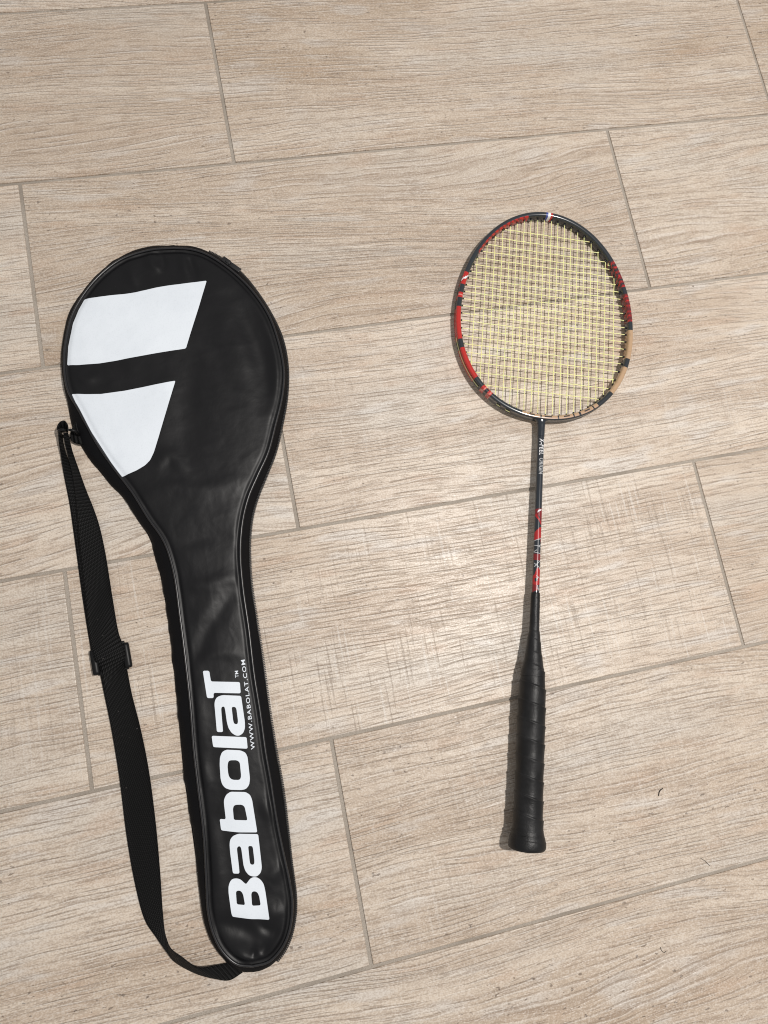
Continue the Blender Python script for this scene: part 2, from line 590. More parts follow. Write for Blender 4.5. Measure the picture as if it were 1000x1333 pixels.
for iy, cy in enumerate(CY):
    cy /= 1000
    r = ray_inside(cy, False)
    if not r: continue
    x0, x1 = r
    pts = [(x0 - .002, cy, 0)]
    for ix, xm in enumerate(MX):
        xm /= 1000
        rr = ray_inside(xm, True)
        if x0 + .001 < xm < x1 - .001 and rr and rr[0] < cy < rr[1]:
            k = 1 + sum(1 for c2 in CY if c2 / 1000 > cy and c2 / 1000 < rr[1] - .001)
            pts.append((xm, cy, -.00034 if (ix + k) % 2 else .00034))
    pts.append((x1 + .002, cy, 0))
    s = smooth_poly(pts, len(pts) * 3)
    obj('cross_string', tube_mesh('cross_string', s, SR, 6), M_STRING, racket)
    grommet(x0, cy, 1, 0); grommet(x1, cy, -1, 0)
obj('grommet_strip', grom, M_GROMMET, racket)
# tied-off string end near the right shoulder
kn = [(.0715, .6205, .0), (.0725, .6222, .0012), (.0738, .6215, .0018), (.0730, .6198, .001), (.0718, .6210, .0008), (.0722, .6235, .0016), (.0732, .6248, .0024)]
obj('string_knot', tube_mesh('string_knot', smooth_poly(kn, 30), .00042, 6), M_STRING, racket)
# string showing in the groove outside the rim
for a0, a1 in ((216, 246), (196, 199), (201.5, 204)):
    ii = [i for i in range(NR) if a0 <= ang[i] <= a1]
    q = [(*(RC[i] + nrm[i] * (RIM_W - .0003)), 0.0) for i in ii]
    if len(q) > 3:
        obj('groove_string', tube_mesh('groove_string', q, SR, 6), M_STRING, racket)

# throat: flares from the shaft into the rim
SH_R = .0037
prof = [(.4215, .0042, .0041), (.4250, .0044, .0042), (.4275, .0047, .0041), (.4293, .0062, .0044), (.4304, .0085, .0045), (.4312, .0120, .0044), (.4320, .0155, .0040)]
prof = [(.4085, .00395, .00395), (.4140, .0041, .0041)] + [(y - .0035, wx, wz) for y, wx, wz in prof]
pp = smooth_poly(prof, 40)
P = np.zeros((len(pp), 24, 3))
for i, (yy, wx, wz) in enumerate(pp):
    for j in range(24):
        a = 2 * math.pi * j / 24
        P[i, j] = (wx * math.cos(a), yy, wz * math.sin(a))
        if yy > .4225:                       # the flared end follows the curve of the rim
            P[i, j, 1] += (wx * math.cos(a)) ** 2 / (2 * .105)
obj('throat', grid_mesh('throat', P, False, True), M_SHAFT, racket)
# shaft
ys = np.linspace(.236, .4120, 40)
P = np.zeros((40, 24, 3))
for i, yy in enumerate(ys):
    for j in range(24):
        a = 2 * math.pi * j / 24
        P[i, j] = (SH_R * math.cos(a), yy, SH_R * math.sin(a))
shaft = obj('shaft', grid_mesh('shaft', P, False, True), M_SHAFT, racket)

def wrap_cyl(bm, rad):
    """flat (x = arc length across, y along) -> onto the shaft's upper side"""
    for v in bm.verts:
        a = math.pi / 2 - v.co.x / SH_R
        v.co = Vector((rad * math.cos(a), v.co.y, rad * math.sin(a)))

def slice_bm(bm, step, xs=True, ys=True):
    lo = [min(v.co[i] for v in bm.verts) for i in (0, 1)]
    hi = [max(v.co[i] for v in bm.verts) for i in (0, 1)]
    for ax_, on in ((0, xs), (1, ys)):
        if not on: continue
        n = int((hi[ax_] - lo[ax_]) / step)
        for k in range(1, n + 1):
            co = [0, 0, 0]; co[ax_] = lo[ax_] + k * step
            no = [0, 0, 0]; no[ax_] = 1
            bmesh.ops.bisect_plane(bm, geom=bm.verts[:] + bm.edges[:] + bm.faces[:], plane_co=co, plane_no=no)

def text_bm(body, size=1.0, spacing=1.0, res=3, bold=0.0):
    cu = bpy.data.curves.new('lettering', 'FONT')
    cu.body = body
    cu.size = size
    cu.space_character = spacing
    cu.resolution_u = res
    cu.offset = bold
    cu.fill_mode = 'FRONT'
    o = bpy.data.objects.new('lettering', cu)
    C.objects.link(o)
    dg = bpy.context.evaluated_depsgraph_get()
    me = bpy.data.meshes.new_from_object(o.evaluated_get(dg))
    bm = bmesh.new(); bm.from_mesh(me)
    bpy.data.objects.remove(o); bpy.data.curves.remove(cu); bpy.data.meshes.remove(me)
    return bm

def fit_text(body, length, height, spacing=1.0, bold=0.0):
    bm = text_bm(body, 1.0, spacing, 3, bold)
    xs = [v.co.x for v in bm.verts]; yv = [v.co.y for v in bm.verts]
    for v in bm.verts:
        v.co.x = (v.co.x - min(xs)) / (max(xs) - min(xs)) * length
        v.co.y = (v.co.y - min(yv)) / (max(yv) - min(yv)) * height
    return bm

def shaft_text(name, body, y_top, length, height, mat, spacing):
    bm = fit_text(body, length, height, spacing, .016)
    for v in bm.verts:      # reads downwards: text x -> -y, text up -> +x
        v.co = Vector((v.co.y - height / 2 + .0006, y_top - v.co.x, 0))
    bmesh.ops.triangulate(bm, faces=bm.faces[:])
    slice_bm(bm, .0006, True, False)
    wrap_cyl(bm, SH_R + .00006)
    bmesh.ops.recalc_face_normals(bm, faces=bm.faces[:])
    return obj(name, bm, mat, shaft, smooth=False)
shaft_text('lettering', 'X-FEEL', .4052, .0180, .0056, M_SILVER, 1.15)
shaft_text('lettering', 'ORIGIN', .3838, .0172, .0052, M_DULL, 1.05)

def shaft_patch(pts, mat, lift=.00005):
    """pts: (across -1..1 of the half width seen from above, y in m)"""
    bm = bmesh.new()
    vs = [bm.verts.new((max(-1, min(1, a)) * SH_R * 1.45, y, 0)) for a, y in pts]
    bm.faces.new(vs)
    bmesh.ops.triangulate(bm, faces=bm.faces[:])
    slice_bm(bm, .0006, True, False)
    wrap_cyl(bm, SH_R + lift)
    bmesh.ops.recalc_face_normals(bm, faces=bm.faces[:])
    return obj('printed_graphic', bm, mat, shaft)
def sy(v):      # position along the lower shaft, 0 at the collar .. 1 where the graphic starts
    return .2420 + v * .0880
shaft_patch([(-1, sy(.985)), (1, sy(1.0)), (1, sy(.78)), (.45, sy(.84)), (.1, sy(.90)), (-.5, sy(.92)), (-1, sy(.90))], M_DRED)
shaft_patch([(.55, sy(.99)), (1, sy(.99)), (1, sy(.80)), (.75, sy(.84))], M_RED, .00008)
shaft_patch([(-1, sy(.915)), (-.5, sy(.93)), (.5, sy(.83)), (1, sy(.80)), (.5, sy(.795)), (-.2, sy(.86))], M_RED, .00008)
shaft_patch([(-.2, sy(.975)), (.4, sy(.99)), (.5, sy(.978)), (-.1, sy(.955)), (-.3, sy(.94)), (-.35, sy(.955))], M_SILVER, .00011)
shaft_patch([(-.9, sy(.70)), (.2, sy(.77)), (1, sy(.775)), (1, sy(.63)), (.3, sy(.645)), (-.1, sy(.62)), (-1, sy(.615))], M_RED, .00008)
shaft_patch([(.3, sy(.64)), (1, sy(.635)), (1, sy(.56)), (.5, sy(.60))], M_DRED)
shaft_patch([(-1, sy(.455)), (1, sy(.45)), (1, sy(.40)), (.2, sy(.375)), (-1, sy(.385))], M_DRED)
shaft_patch([(-.1, sy(.29)), (1, sy(.30)), (1, sy(.10)), (.6, sy(.04)), (-1, sy(.01)), (-1, sy(.19)), (-.5, sy(.215))], M_RED, .00008)
shaft_patch([(-1, sy(.10)), (0, sy(.09)), (-.1, sy(.03)), (-1, sy(.0))], M_DRED, .00010)
shaft_patch([(-.5, sy(.165)), (.05, sy(.18)), (.15, sy(.145)), (-.4, sy(.125))], M_SHAFT, .00012)
shaft_patch([(.1, sy(.09)), (.9, sy(.11)), (.9, sy(.02)), (.2, sy(.01))], M_SHAFT, .00012)
def stroke(a, b, wd=.0007):
    (x0, y0), (x1, y1) = a, b
    dx, dy = (x1 - x0) * SH_R, y1 - y0
    l = math.hypot(dx, dy)
    ox, oy = -dy / l * wd / 2 / SH_R, dx / l * wd / 2
    shaft_patch([(x0 + ox, y0 + oy), (x1 + ox, y1 + oy), (x1 - ox, y1 - oy), (x0 - ox, y0 - oy)], M_DULL, .00014)
for a, b in (((-.9, sy(.605)), (.7, sy(.64))), ((-.9, sy(.555)), (.1, sy(.545))), ((.1, sy(.545)), (.8, sy(.575))), ((.1, sy(.545)), (.7, sy(.525))),
             ((-.9, sy(.475)), (.7, sy(.455))), ((-.9, sy(.475)), (-.2, sy(.50))), ((.1, sy(.375)), (.8, sy(.355))), ((.2, sy(.36)), (-.6, sy(.30))),
             ((-.7, sy(.345)), (.5, sy(.29))), ((.3, sy(.29)), (.9, sy(.262))), ((-.2, sy(.20)), (.5, sy(.17))), ((0, sy(.055)), (.6, sy(.045))), ((.1, sy(.09)), (.3, sy(.03)))):
    stroke(a, b)

# handle: collar wrap, tapered cone, overgrip with a spiral overlap, flared butt
def lathe(name, prof, n_len, pitch, ridge, mat, ph0=0.0, oct_=0.0, wob=.0002):
    pr = np.array(prof)
    ys = np.linspace(pr[0, 0], pr[-1, 0], n_len)
    P = np.zeros((n_len, 48, 3))
    ys_src = smooth_poly(prof, 200)
    for i, yy in enumerate(ys):
        r = float(np.interp(yy, ys_src[:, 0], ys_src[:, 1]))
        for j in range(48):
            a = 2 * math.pi * j / 48
            f = ((yy + ph0) / pitch - (-.27 * math.cos(a) if pitch > .012 else a / (2 * math.pi)) * 1.0 * .9) % 1.0
            saw_ = (.25 * f + .75 * f ** 5) if f < .95 else (1 - f) / .05
            rr = r + ridge * saw_ + wob * nz(yy * 90, math.cos(a) * 1.5, math.sin(a) * 1.5)
            rr *= 1 + oct_ * math.cos(8 * a)
            P[i, j] = (rr * math.cos(a), yy, rr * .93 * math.sin(a))
    me = grid_mesh(name, P, False, True)
    bm = bmesh.new(); bm.from_mesh(me)
    bm.verts.ensure_lookup_table()
    bm.faces.new([bm.verts[j] for j in range(48)])
    bm.faces.new([bm.verts[(n_len - 1) * 48 + j] for j in range(48)][::-1])
    bmesh.ops.recalc_face_normals(bm, faces=bm.faces[:])
    bpy.data.meshes.remove(me)
    return obj(name, bm, mat, racket)
lathe('collar_wrap', [(.1980, .0058), (.2020, .0052), (.2080, .0050), (.2300, .0047), (.2400, .0046), (.2425, .0043)], 70, .0062, .00018, M_GRIP)
lathe('cone', [(.1600, .0122), (.1700, .0101), (.1810, .0082), (.1920, .0068), (.2015, .0057), (.2045, .0050)], 70, .0125, .00045, M_GRIP, .004)
grip = lathe('grip', [(.0140, .0150), (.0240, .0142), (.0500, .0135), (.0900, .0134), (.1250, .0134), (.1450, .0129), (.1600, .0117), (.1670, .0109)],
             300, .0172, .00125, M_GRIP, .003, .006)
lathe('butt_cap', [(.0000, .0140), (.0006, .0160), (.0022, .0173), (.0060, .0176), (.0110, .0166), (.0150, .0153), (.0180, .0146)], 70, .0100, .0004, M_GRIP, .002)

# ------------------------------------------------------------------ racket cover
LO = [(-133.1,413.9),(-162.4,409.4),(-187.9,395.3),(-207.3,375.7),(-221.3,354.5),(-231.5,334.1),(-235.4,308.0),(-235.9,280.0),(-231.1,252.6),(-226.9,236.7),(-219.8,210.0),(-206.4,186.1),(-187.3,162.5),(-166.2,139.9),(-151.8,118.8),(-141.1,103.8),(-131.5,78.5),(-121.1,36.9),(-114.3,0.9),(-107.0,-47.3),(-102.3,-78.8),(-96.4,-119.6),(-89.7,-153.1),(-82.8,-189.3),(-76.9,-224.9),(-71.7,-247.2),(-64.4,-263.0),(-55.5,-274.5),(-47.1,-282.6),(-35.0,-287.9),(-27.3,-288.3)]
RO = [(-133.1,413.9),(-116.2,414.2),(-100.0,410.1),(-75.5,397.2),(-61.5,385.8),(-47.2,369.1),(-30.1,343.1),(-17.0,314.5),(-10.8,283.2),(-10.8,251.6),(-14.7,223.2),(-20.7,192.5),(-29.2,167.3),(-37.6,143.2),(-41.9,124.3),(-43.5,104.1),(-43.2,88.8),(-40.6,59.3),(-34.6,25.6),(-27.6,-12.3),(-19.6,-60.8),(-11.9,-101.0),(-5.4,-131.6),(-0.2,-165.7),(4.0,-195.6),(9.0,-228.4),(8.9,-242.6),(4.9,-261.8),(-1.7,-274.2),(-9.9,-282.6),(-19.8,-287.2),(-27.3,-288.3)]
LP = [(-129.3,403.2),(-154.5,399.2),(-181.2,387.3),(-201.3,368.0),(-215.7,345.7),(-225.1,322.7),(-228.9,296.4),(-229.0,274.6),(-223.1,245.4),(-211.1,224.3),(-193.4,193.5),(-174.9,168.0),(-156.3,144.9),(-139.7,119.7),(-123.6,97.0),(-113.4,69.0),(-104.6,23.3),(-96.7,-22.7),(-91.1,-58.9),(-86.2,-97.7),(-81.5,-125.9),(-74.6,-166.8),(-70.4,-206.6),(-67.5,-233.3),(-61.8,-252.0),(-53.0,-266.3),(-41.1,-275.9),(-27.8,-278.3)]
RP = [(-129.3,403.2),(-113.7,403.1),(-97.9,399.0),(-74.7,385.0),(-51.9,364.1),(-32.2,336.2),(-20.6,305.5),(-14.5,275.8),(-14.6,256.8),(-16.3,242.0),(-21.1,218.6),(-27.8,188.4),(-37.6,163.7),(-45.5,142.5),(-50.3,118.6),(-51.5,88.4),(-48.0,55.0),(-40.8,13.8),(-34.5,-28.0),(-27.8,-62.8),(-21.6,-98.9),(-16.7,-122.4),(-9.5,-160.2),(-1.9,-191.6),(2.9,-210.8),(5.9,-230.1),(3.9,-250.3),(-1.8,-263.8),(-13.1,-275.1),(-27.8,-278.3)]
K = 420
LO, RO, LP, RP = [smooth_poly(np.array(q) / 1000.0, K) for q in (LO, RO, LP, RP)]
ORG = np.array([-.115, .02, 0.0])
cover = thing('racket_cover', 'black nylon racket cover with white printed stripes, lettering and a long shoulder strap',
              'racket cover', tuple(ORG))
ZP = .0150
pipe_loop = np.r_[LP, RP[::-1][1:-1]]
out_loop = np.r_[LO, RO[::-1][1:-1]]

def dist_loop(xy, loop):
    """distance from points to a closed polyline"""
    A = loop; B = np.roll(loop, -1, 0)
    d = B - A
    L2 = (d ** 2).sum(1) + 1e-15
    best = np.full(len(xy), 1e9)
    for s in range(0, len(xy), 4000):
        p = xy[s:s + 4000, None, :]
        t = np.clip(((p - A) * d).sum(2) / L2, 0, 1)
        q = A + d * t[..., None]
        best[s:s + 4000] = np.sqrt(((p - q) ** 2).sum(2)).min(1)
    return best

# creases of the front panel: polyline, width (mm), height (mm)
FOLDS = [
    ([(-173.8,384.4),(-171.3,373.0),(-165.2,357.6)], 6, 1.1),
    ([(-154.6,396.1),(-151.3,383.2),(-141.9,378.0)], 4.5, 1.2),
    ([(-145.6,398.2),(-139.8,386.9),(-140.4,375.2)], 3.5, -0.9),
    ([(-115.3,396.0),(-110.8,383.1),(-106.3,371.8)], 4, -1.1),
    ([(-121.9,395.5),(-118.6,382.6),(-114.1,369.8)], 5, .8),
    ([(-67.1,348.2),(-47.3,312.0),(-35.7,278.6),(-30.8,245.4)], 12, -2.2),
    ([(-83.7,367.5),(-66.4,330.9),(-57.1,291.6),(-53.2,255.4)], 16, 1.0),
    ([(-46.0,355.4),(-26.7,313.2),(-19.7,273.8),(-23.8,229.1)], 7, 1.0),
    ([(-106.1,286.2),(-107.8,241.9),(-107.0,198.7),(-104.1,164.4)], 16, -1.3),
    ([(-135.4,171.3),(-121.2,182.3),(-105.2,161.7)], 7, .9),
    ([(-217.9,263.9),(-207.5,256.3),(-197.8,259.5)], 5, .9),
    ([(-152.8,134.5),(-121.9,149.5),(-84.7,149.3),(-54.9,158.0)], 9, .9),
    ([(-122.0,100.3),(-99.2,97.3),(-76.7,102.8),(-56.7,94.7)], 8, -.8),
    ([(-105.2,55.8),(-84.3,55.2),(-68.4,61.1),(-53.8,62.9)], 7, 1.0),
    ([(-86.1,-10.3),(-80.7,8.9),(-71.8,26.7),(-58.2,49.7)], 8, -1.0),
    ([(-93.1,2.4),(-89.1,18.5),(-80.0,29.9),(-69.7,52.8)], 9, .3),
    ([(-88.6,-24.5),(-81.3,-13.5),(-65.6,-8.0),(-43.1,-10.4)], 6, .7),
    ([(-86.0,-30.8),(-84.1,-54.3),(-81.5,-77.4),(-79.0,-97.3)], 8, .9),
    ([(-67.9,-163.4),(-63.6,-185.9),(-60.2,-208.2),(-62.7,-226.9)], 8, 1.2),
    ([(-79.0,-104.2),(-75.8,-117.5),(-72.8,-127.5)], 6, .9),
    ([(-22.1,-140.2),(-16.6,-151.9),(-11.3,-155.3)], 6, .8),
    ([(-14.9,-209.9),(-8.4,-200.6),(-3.4,-197.6)], 6, .9),
    ([(-61.9,-245.5),(-48.8,-244.5),(-35.4,-248.2),(-21.9,-256.5)], 7, -1.4),
    ([(-14.3,-232.0),(-9.1,-236.9),(-0.8,-232.6)], 7, 1.0),
    ([(-23.3,-243.1),(-17.7,-248.3),(-10.2,-251.2)], 4, -1.3),
    ([(-18.4,-270.7),(-9.9,-264.3),(-3.4,-255.9),(1.3,-240.4)], 5, 1.3),
    ([(-27.4,-272.7),(-26.6,-264.7)], 3, -1.2),
    ([(-20.4,-270.0),(-14.7,-261.6)], 4, -1.2),
    ([(-38.5,-269.1),(-31.6,-274.4),(-23.0,-272.9)], 3.5, 1.0),
]
FOLDS = [(smooth_poly(np.array(p) / 1000.0, 14), wd / 1000.0, h_ * 1.5 / 1000.0) for p, wd, h_ in FOLDS]

def panel_z(xy):
    xy = np.asarray(xy, float)
    d = dist_loop(xy, pipe_loop)
    z = ZP - .0007 + .0022 * (1 - np.exp(-d / .030)) - .0010 * np.exp(-((d - .0032) / .0020) ** 2)
    for pl, wd, hh in FOLDS:
        A = pl[:-1]; B = pl[1:]
        dd = B - A
        L2 = (dd ** 2).sum(1) + 1e-15
        t = np.clip(((xy[:, None, :] - A) * dd).sum(2) / L2, 0, 1)
        q = A + dd * t[..., None]
        dist = np.sqrt(((xy[:, None, :] - q) ** 2).sum(2))
        k = dist.argmin(1)
        dm = dist.min(1)
        s = (k + t[np.arange(len(k)), k]) / len(A)
        tp = np.sin(np.pi * np.clip(s * .8 + .1, 0, 1)) ** .8
        z += hh * tp * np.exp(-(dm / wd) ** 2) * np.clip(d / .006, 0, 1)
    n1 = np.array([nz(a * 28, b * 28) + .5 * nz(a * 70, b * 55, 3) + .16 * nz(a * 190, b * 190, 7) for a, b in xy])
    rg_ = np.array([(1 - abs(nz(a * 15 + 3 * b, b * 10, 2.5))) ** 7 + .7 * (1 - abs(nz(a * 26, b * 34 - 9 * a, 6.5))) ** 8 for a, b in xy])
    z += .00022 * rg_ * np.clip((d - .004) / .012, 0, 1)
    z += .00045 * n1 * np.clip(d / .010, 0, 1)
    return z

NV = 96
vv = np.linspace(0, 1, NV)
vv = .5 - .5 * np.cos(np.pi * vv) * (.35) - .5 * (1 - 2 * vv) * .65      # a little denser at the edges
P2 = LP[:, None, :] * (1 - vv)[None, :, None] + RP[:, None, :] * vv[None, :, None]
P2 = P2[1:-1]
Z = panel_z(P2.reshape(-1, 2)).reshape(P2.shape[:2])
P = np.dstack([P2, Z]) - ORG
front = obj('front_panel', grid_mesh('front_panel', P, flip=False), M_NYLON, cover)

def edge_noise(i, s):
    return s * (nz(i * .11, s * 900) + .6 * nz(i * .31, 5 + s * 900))
# gusset: from the floor edge up to the piping
n = len(pipe_loop)
LV = 9
P = np.zeros((n, LV, 3))
for i in range(n):
    o2, p2 = out_loop[i], pipe_loop[i]
    left_neck = 1.0 if (i < K and 150 < i < 360) else .35
    for j in range(LV):
        f = j / (LV - 1)
        w_ = f ** 1.25
        q = o2 * (1 - w_) + p2 * w_
        nn = (o2 - p2); nn = nn / (np.linalg.norm(nn) + 1e-6)
        bulge = math.sin(math.pi * f)
        q = q + nn * (.0006 * bulge + edge_noise(i, .0014) * left_neck * (1 - f) + edge_noise(i + 400, .0015) * left_neck * bulge)
        zz = .0008 + (ZP - .0012) * (f ** .75) + .0012 * bulge * nz(i * .16, j * .5, 9) * left_neck
        P[i, j] = (*q, zz)
obj('gusset', grid_mesh('gusset', P - ORG, True, False), M_NYLON2, cover)
# back panel on the floor
NB = 12
vb = np.linspace(0, 1, NB)
PB = LO[1:-1, None, :] * (1 - vb)[None, :, None] + RO[1:-1, None, :] * vb[None, :, None]
P = np.dstack([PB, np.full(PB.shape[:2], .0009)]) - ORG
obj('back_panel', grid_mesh('back_panel', P), M_NYLON2, cover)
# piping
pz = np.array([ZP + .0005 + .0003 * nz(i * .07, 1.3) for i in range(n)])
pts = np.c_[pipe_loop, pz] - ORG
obj('piping', tube_mesh('piping', pts, .00115, 10, closed=True), M_PIPE, cover)
# zipper along the right-hand gusset
zb = bmesh.new()
zl = RO[20:K - 12] * 1.04 - RP[20:K - 12] * .04
zs = np.r_[0, np.cumsum(np.linalg.norm(np.diff(zl, axis=0), axis=1))]
for s in np.arange(0, zs[-1], .00165):
    x_, y_ = np.interp(s, zs, zl[:, 0]), np.interp(s, zs, zl[:, 1])
    x2, y2_ = np.interp(s + .001, zs, zl[:, 0]), np.interp(s + .001, zs, zl[:, 1])
    r_ = Matrix.Rotation(math.atan2(y2_ - y_, x2 - x_), 3, 'Z')
    box_bm(zb, x_ - ORG[0], y_ - ORG[1], .0030, .00095, .0026, .0018, r_)
zt = obj('zipper_teeth', zb, M_ZIP, cover, smooth=False)
zt['kind'] = 'stuff'
# zipper slider and pull near the top right
za, zc = [np.array(q) / 1000 for q in [(-80.9,397.7),(-62.6,385.4)]]
dv = zc - za
rot = Matrix.Rotation(math.atan2(dv[1], dv[0]), 3, 'Z')
zb = bmesh.new()
mid = za + dv * .18
box_bm(zb, mid[0] - ORG[0], mid[1] - ORG[1], .0085, .0095, .0062, .0060, rot, .0012)
sld = obj('zipper_slider', zb, M_ZIP, cover)
zb = bmesh.new()
mid = za + dv * .62
box_bm(zb, mid[0] - ORG[0], mid[1] - ORG[1], .0098, .0165, .0052, .0018, rot, .0006)
mid = za + dv * .30
box_bm(zb, mid[0] - ORG[0], mid[1] - ORG[1], .0118, .0055, .0034, .0016, rot, .0005)
obj('pull_tab', zb, M_ZIP, sld)

# --- white prints on the front panel, laid onto the cloth
def cut_corners(pts, it=2, mx=.0011):
    P = [np.array(p, float) for p in pts]
    for k in range(it):
        Q = []
        for i in range(len(P)):
            a, b, c = P[i - 1], P[i], P[(i + 1) % len(P)]
            la, lc = np.linalg.norm(a - b), np.linalg.norm(c - b)
            Q.append(b + (a - b) * min(.25, mx / (la + 1e-9)))
            Q.append(b + (c - b) * min(.25, mx / (lc + 1e-9)))
        P = Q
        mx *= .5
    return P

def decal(name, outer, holes, mat, step=.003, mx=.0009, lift=.00022, parent=front):
    cu = bpy.data.curves.new('outline', 'CURVE')
    cu.dimensions = '2D'
    cu.fill_mode = 'FRONT'
    for lp in [outer] + holes:
        q = cut_corners(np.array(lp) / 1000.0, 2, mx)
        sp = cu.splines.new('POLY')
        sp.points.add(len(q) - 1)
        for pnt, a in zip(sp.points, q):
            pnt.co = (a[0] * 100, a[1] * 100, 0, 1)
        sp.use_cyclic_u = True
    o = bpy.data.objects.new('outline', cu)
    C.objects.link(o)
    dg = bpy.context.evaluated_depsgraph_get()
    me = bpy.data.meshes.new_from_object(o.evaluated_get(dg))
    bm = bmesh.new(); bm.from_mesh(me)
    bpy.data.objects.remove(o); bpy.data.curves.remove(cu); bpy.data.meshes.remove(me)
    for v in bm.verts:
        v.co *= .01
    return drape(name, bm, mat, step, lift, parent)

def drape(name, bm, mat, step, lift, parent):
    slice_bm(bm, step)
    xy = np.array([(v.co.x, v.co.y) for v in bm.verts])
    z = panel_z(xy) + lift
    for v, zz in zip(bm.verts, z):
        v.co = Vector((v.co.x - ORG[0], v.co.y - ORG[1], zz))
    bmesh.ops.recalc_face_normals(bm, faces=bm.faces[:])
    for f in bm.faces:
        if f.normal.z < 0:
            f.normal_flip()
    return obj(name, bm, mat, parent)

decal('printed_stripe', [(-214.8,341.6),(-200.9,344.2),(-188.4,346.7),(-175.9,348.7),(-164.6,351.4),(-154.5,354.7),(-145.7,357.6),(-135.5,360.3),(-120.1,363.6),(-95.5,368.8),(-102.0,339.5),(-112.7,293.6),(-136.7,288.1),(-151.6,284.2),(-164.0,281.1),(-181.3,276.6),(-195.9,273.4),(-215.5,271.0),(-226.1,270.7),(-226.6,290.1),(-224.0,315.0),(-219.7,329.8)], [], M_PRINT, .0015, lift=.0003)
decal('printed_stripe', [(-219.6,241.4),(-206.0,241.2),(-191.3,241.9),(-169.3,246.2),(-144.8,252.7),(-121.2,259.1),(-128.3,226.9),(-134.3,199.9),(-137.9,184.5),(-140.9,176.5),(-145.5,171.1),(-153.2,165.9),(-167.4,159.0),(-178.6,174.7),(-197.8,202.8),(-211.7,226.0)], [], M_PRINT, .0015, lift=.0003)
L1 = .0175
decal('printed_letter', [(-81.8,-24.3),(-75.9,-24.3),(-73.9,-34.1),(-47.4,-34.8),(-46.2,-45.1),(-71.1,-44.4),(-70.8,-49.2),(-76.8,-49.1)], [], M_PRINT)
decal('printed_letter', [(-45.8,-47.4),(-62.9,-46.5),(-67.4,-48.0),(-69.4,-50.8),(-69.9,-54.6),(-69.0,-61.2),(-66.6,-79.6),(-61.0,-79.7),(-63.3,-61.3),(-63.5,-58.8),(-63.1,-57.4),(-62.0,-56.9),(-60.7,-57.0),(-59.9,-59.7),(-57.8,-71.2),(-56.2,-76.2),(-53.2,-80.6),(-49.2,-83.1),(-45.9,-83.2),(-42.6,-80.8),(-41.2,-76.4),(-41.5,-70.9)],
      [[(-54.1,-57.3),(-50.8,-57.3),(-49.6,-59.2),(-47.8,-69.7),(-48.0,-72.5),(-49.6,-72.9),(-51.3,-72.2),(-52.2,-69.7)]], M_PRINT)
decal('printed_letter', [(-71.2,-82.8),(-39.4,-84.6),(-38.1,-94.9),(-68.6,-92.9),(-69.5,-92.0)], [], M_PRINT)
decal('printed_letter', [(-57.4,-95.3),(-44.6,-96.2),(-40.1,-98.2),(-38.0,-102.0),(-35.1,-121.4),(-35.7,-126.8),(-38.4,-130.2),(-42.2,-131.0),(-52.7,-130.5),(-57.1,-128.9),(-60.0,-125.7),(-61.6,-120.9),(-62.9,-108.5),(-62.9,-102.1),(-61.2,-97.3)],
      [[(-53.7,-104.7),(-47.6,-104.8),(-44.8,-106.8),(-43.2,-118.6),(-43.7,-121.3),(-45.3,-122.2),(-50.8,-121.9),(-53.6,-120.0),(-54.9,-116.7),(-55.8,-109.8),(-55.3,-106.0)]], M_PRINT)
decal('printed_letter', [(-52.4,-132.2),(-38.6,-132.8),(-34.6,-135.3),(-32.6,-139.6),(-27.0,-167.8),(-43.9,-167.1),(-58.4,-165.2),(-59.4,-164.3),(-61.0,-155.3),(-55.5,-155.8),(-57.7,-142.1),(-57.8,-139.0),(-56.1,-134.8)],
      [[(-47.0,-143.5),(-41.5,-143.6),(-39.0,-145.5),(-36.1,-157.2),(-48.3,-156.4),(-49.5,-147.1),(-48.9,-144.5)]], M_PRINT)
decal('printed_letter', [(-26.2,-169.3),(-43.9,-168.3),(-48.7,-170.1),(-51.0,-173.2),(-51.3,-177.3),(-50.6,-183.6),(-47.6,-200.9),(-46.7,-201.8),(-41.6,-202.0),(-42.3,-196.2),(-44.6,-181.7),(-44.4,-179.9),(-43.0,-178.8),(-41.6,-179.3),(-40.7,-181.5),(-38.3,-195.3),(-36.5,-200.0),(-33.1,-203.7),(-29.3,-204.9),(-26.1,-204.9),(-22.9,-202.0),(-22.0,-198.0),(-22.6,-193.3)],
      [[(-34.8,-179.1),(-31.5,-179.2),(-30.6,-180.4),(-28.8,-191.6),(-28.8,-194.4),(-30.4,-195.1),(-32.4,-194.3),(-33.1,-191.4)]], M_PRINT)
decal('printed_letter', [(-46.7,-237.0),(-47.6,-234.5),(-50.7,-217.3),(-50.9,-212.2),(-49.7,-208.2),(-47.6,-206.2),(-44.4,-205.8),(-40.6,-206.7),(-37.3,-209.7),(-35.6,-210.9),(-34.6,-209.8),(-32.0,-206.4),(-29.3,-205.3),(-26.0,-205.6),(-22.7,-207.7),(-19.9,-211.4),(-18.4,-217.0),(-13.9,-241.2),(-31.4,-239.9),(-45.9,-237.7)],
      [[(-44.2,-217.5),(-43.5,-216.3),(-41.3,-216.0),(-39.1,-217.2),(-37.7,-219.8),(-35.8,-228.2),(-43.1,-227.3)],
       [(-30.7,-219.1),(-29.7,-217.3),(-27.3,-217.1),(-25.1,-218.3),(-23.6,-221.4),(-22.0,-229.0),(-29.6,-229.0)]], M_PRINT)

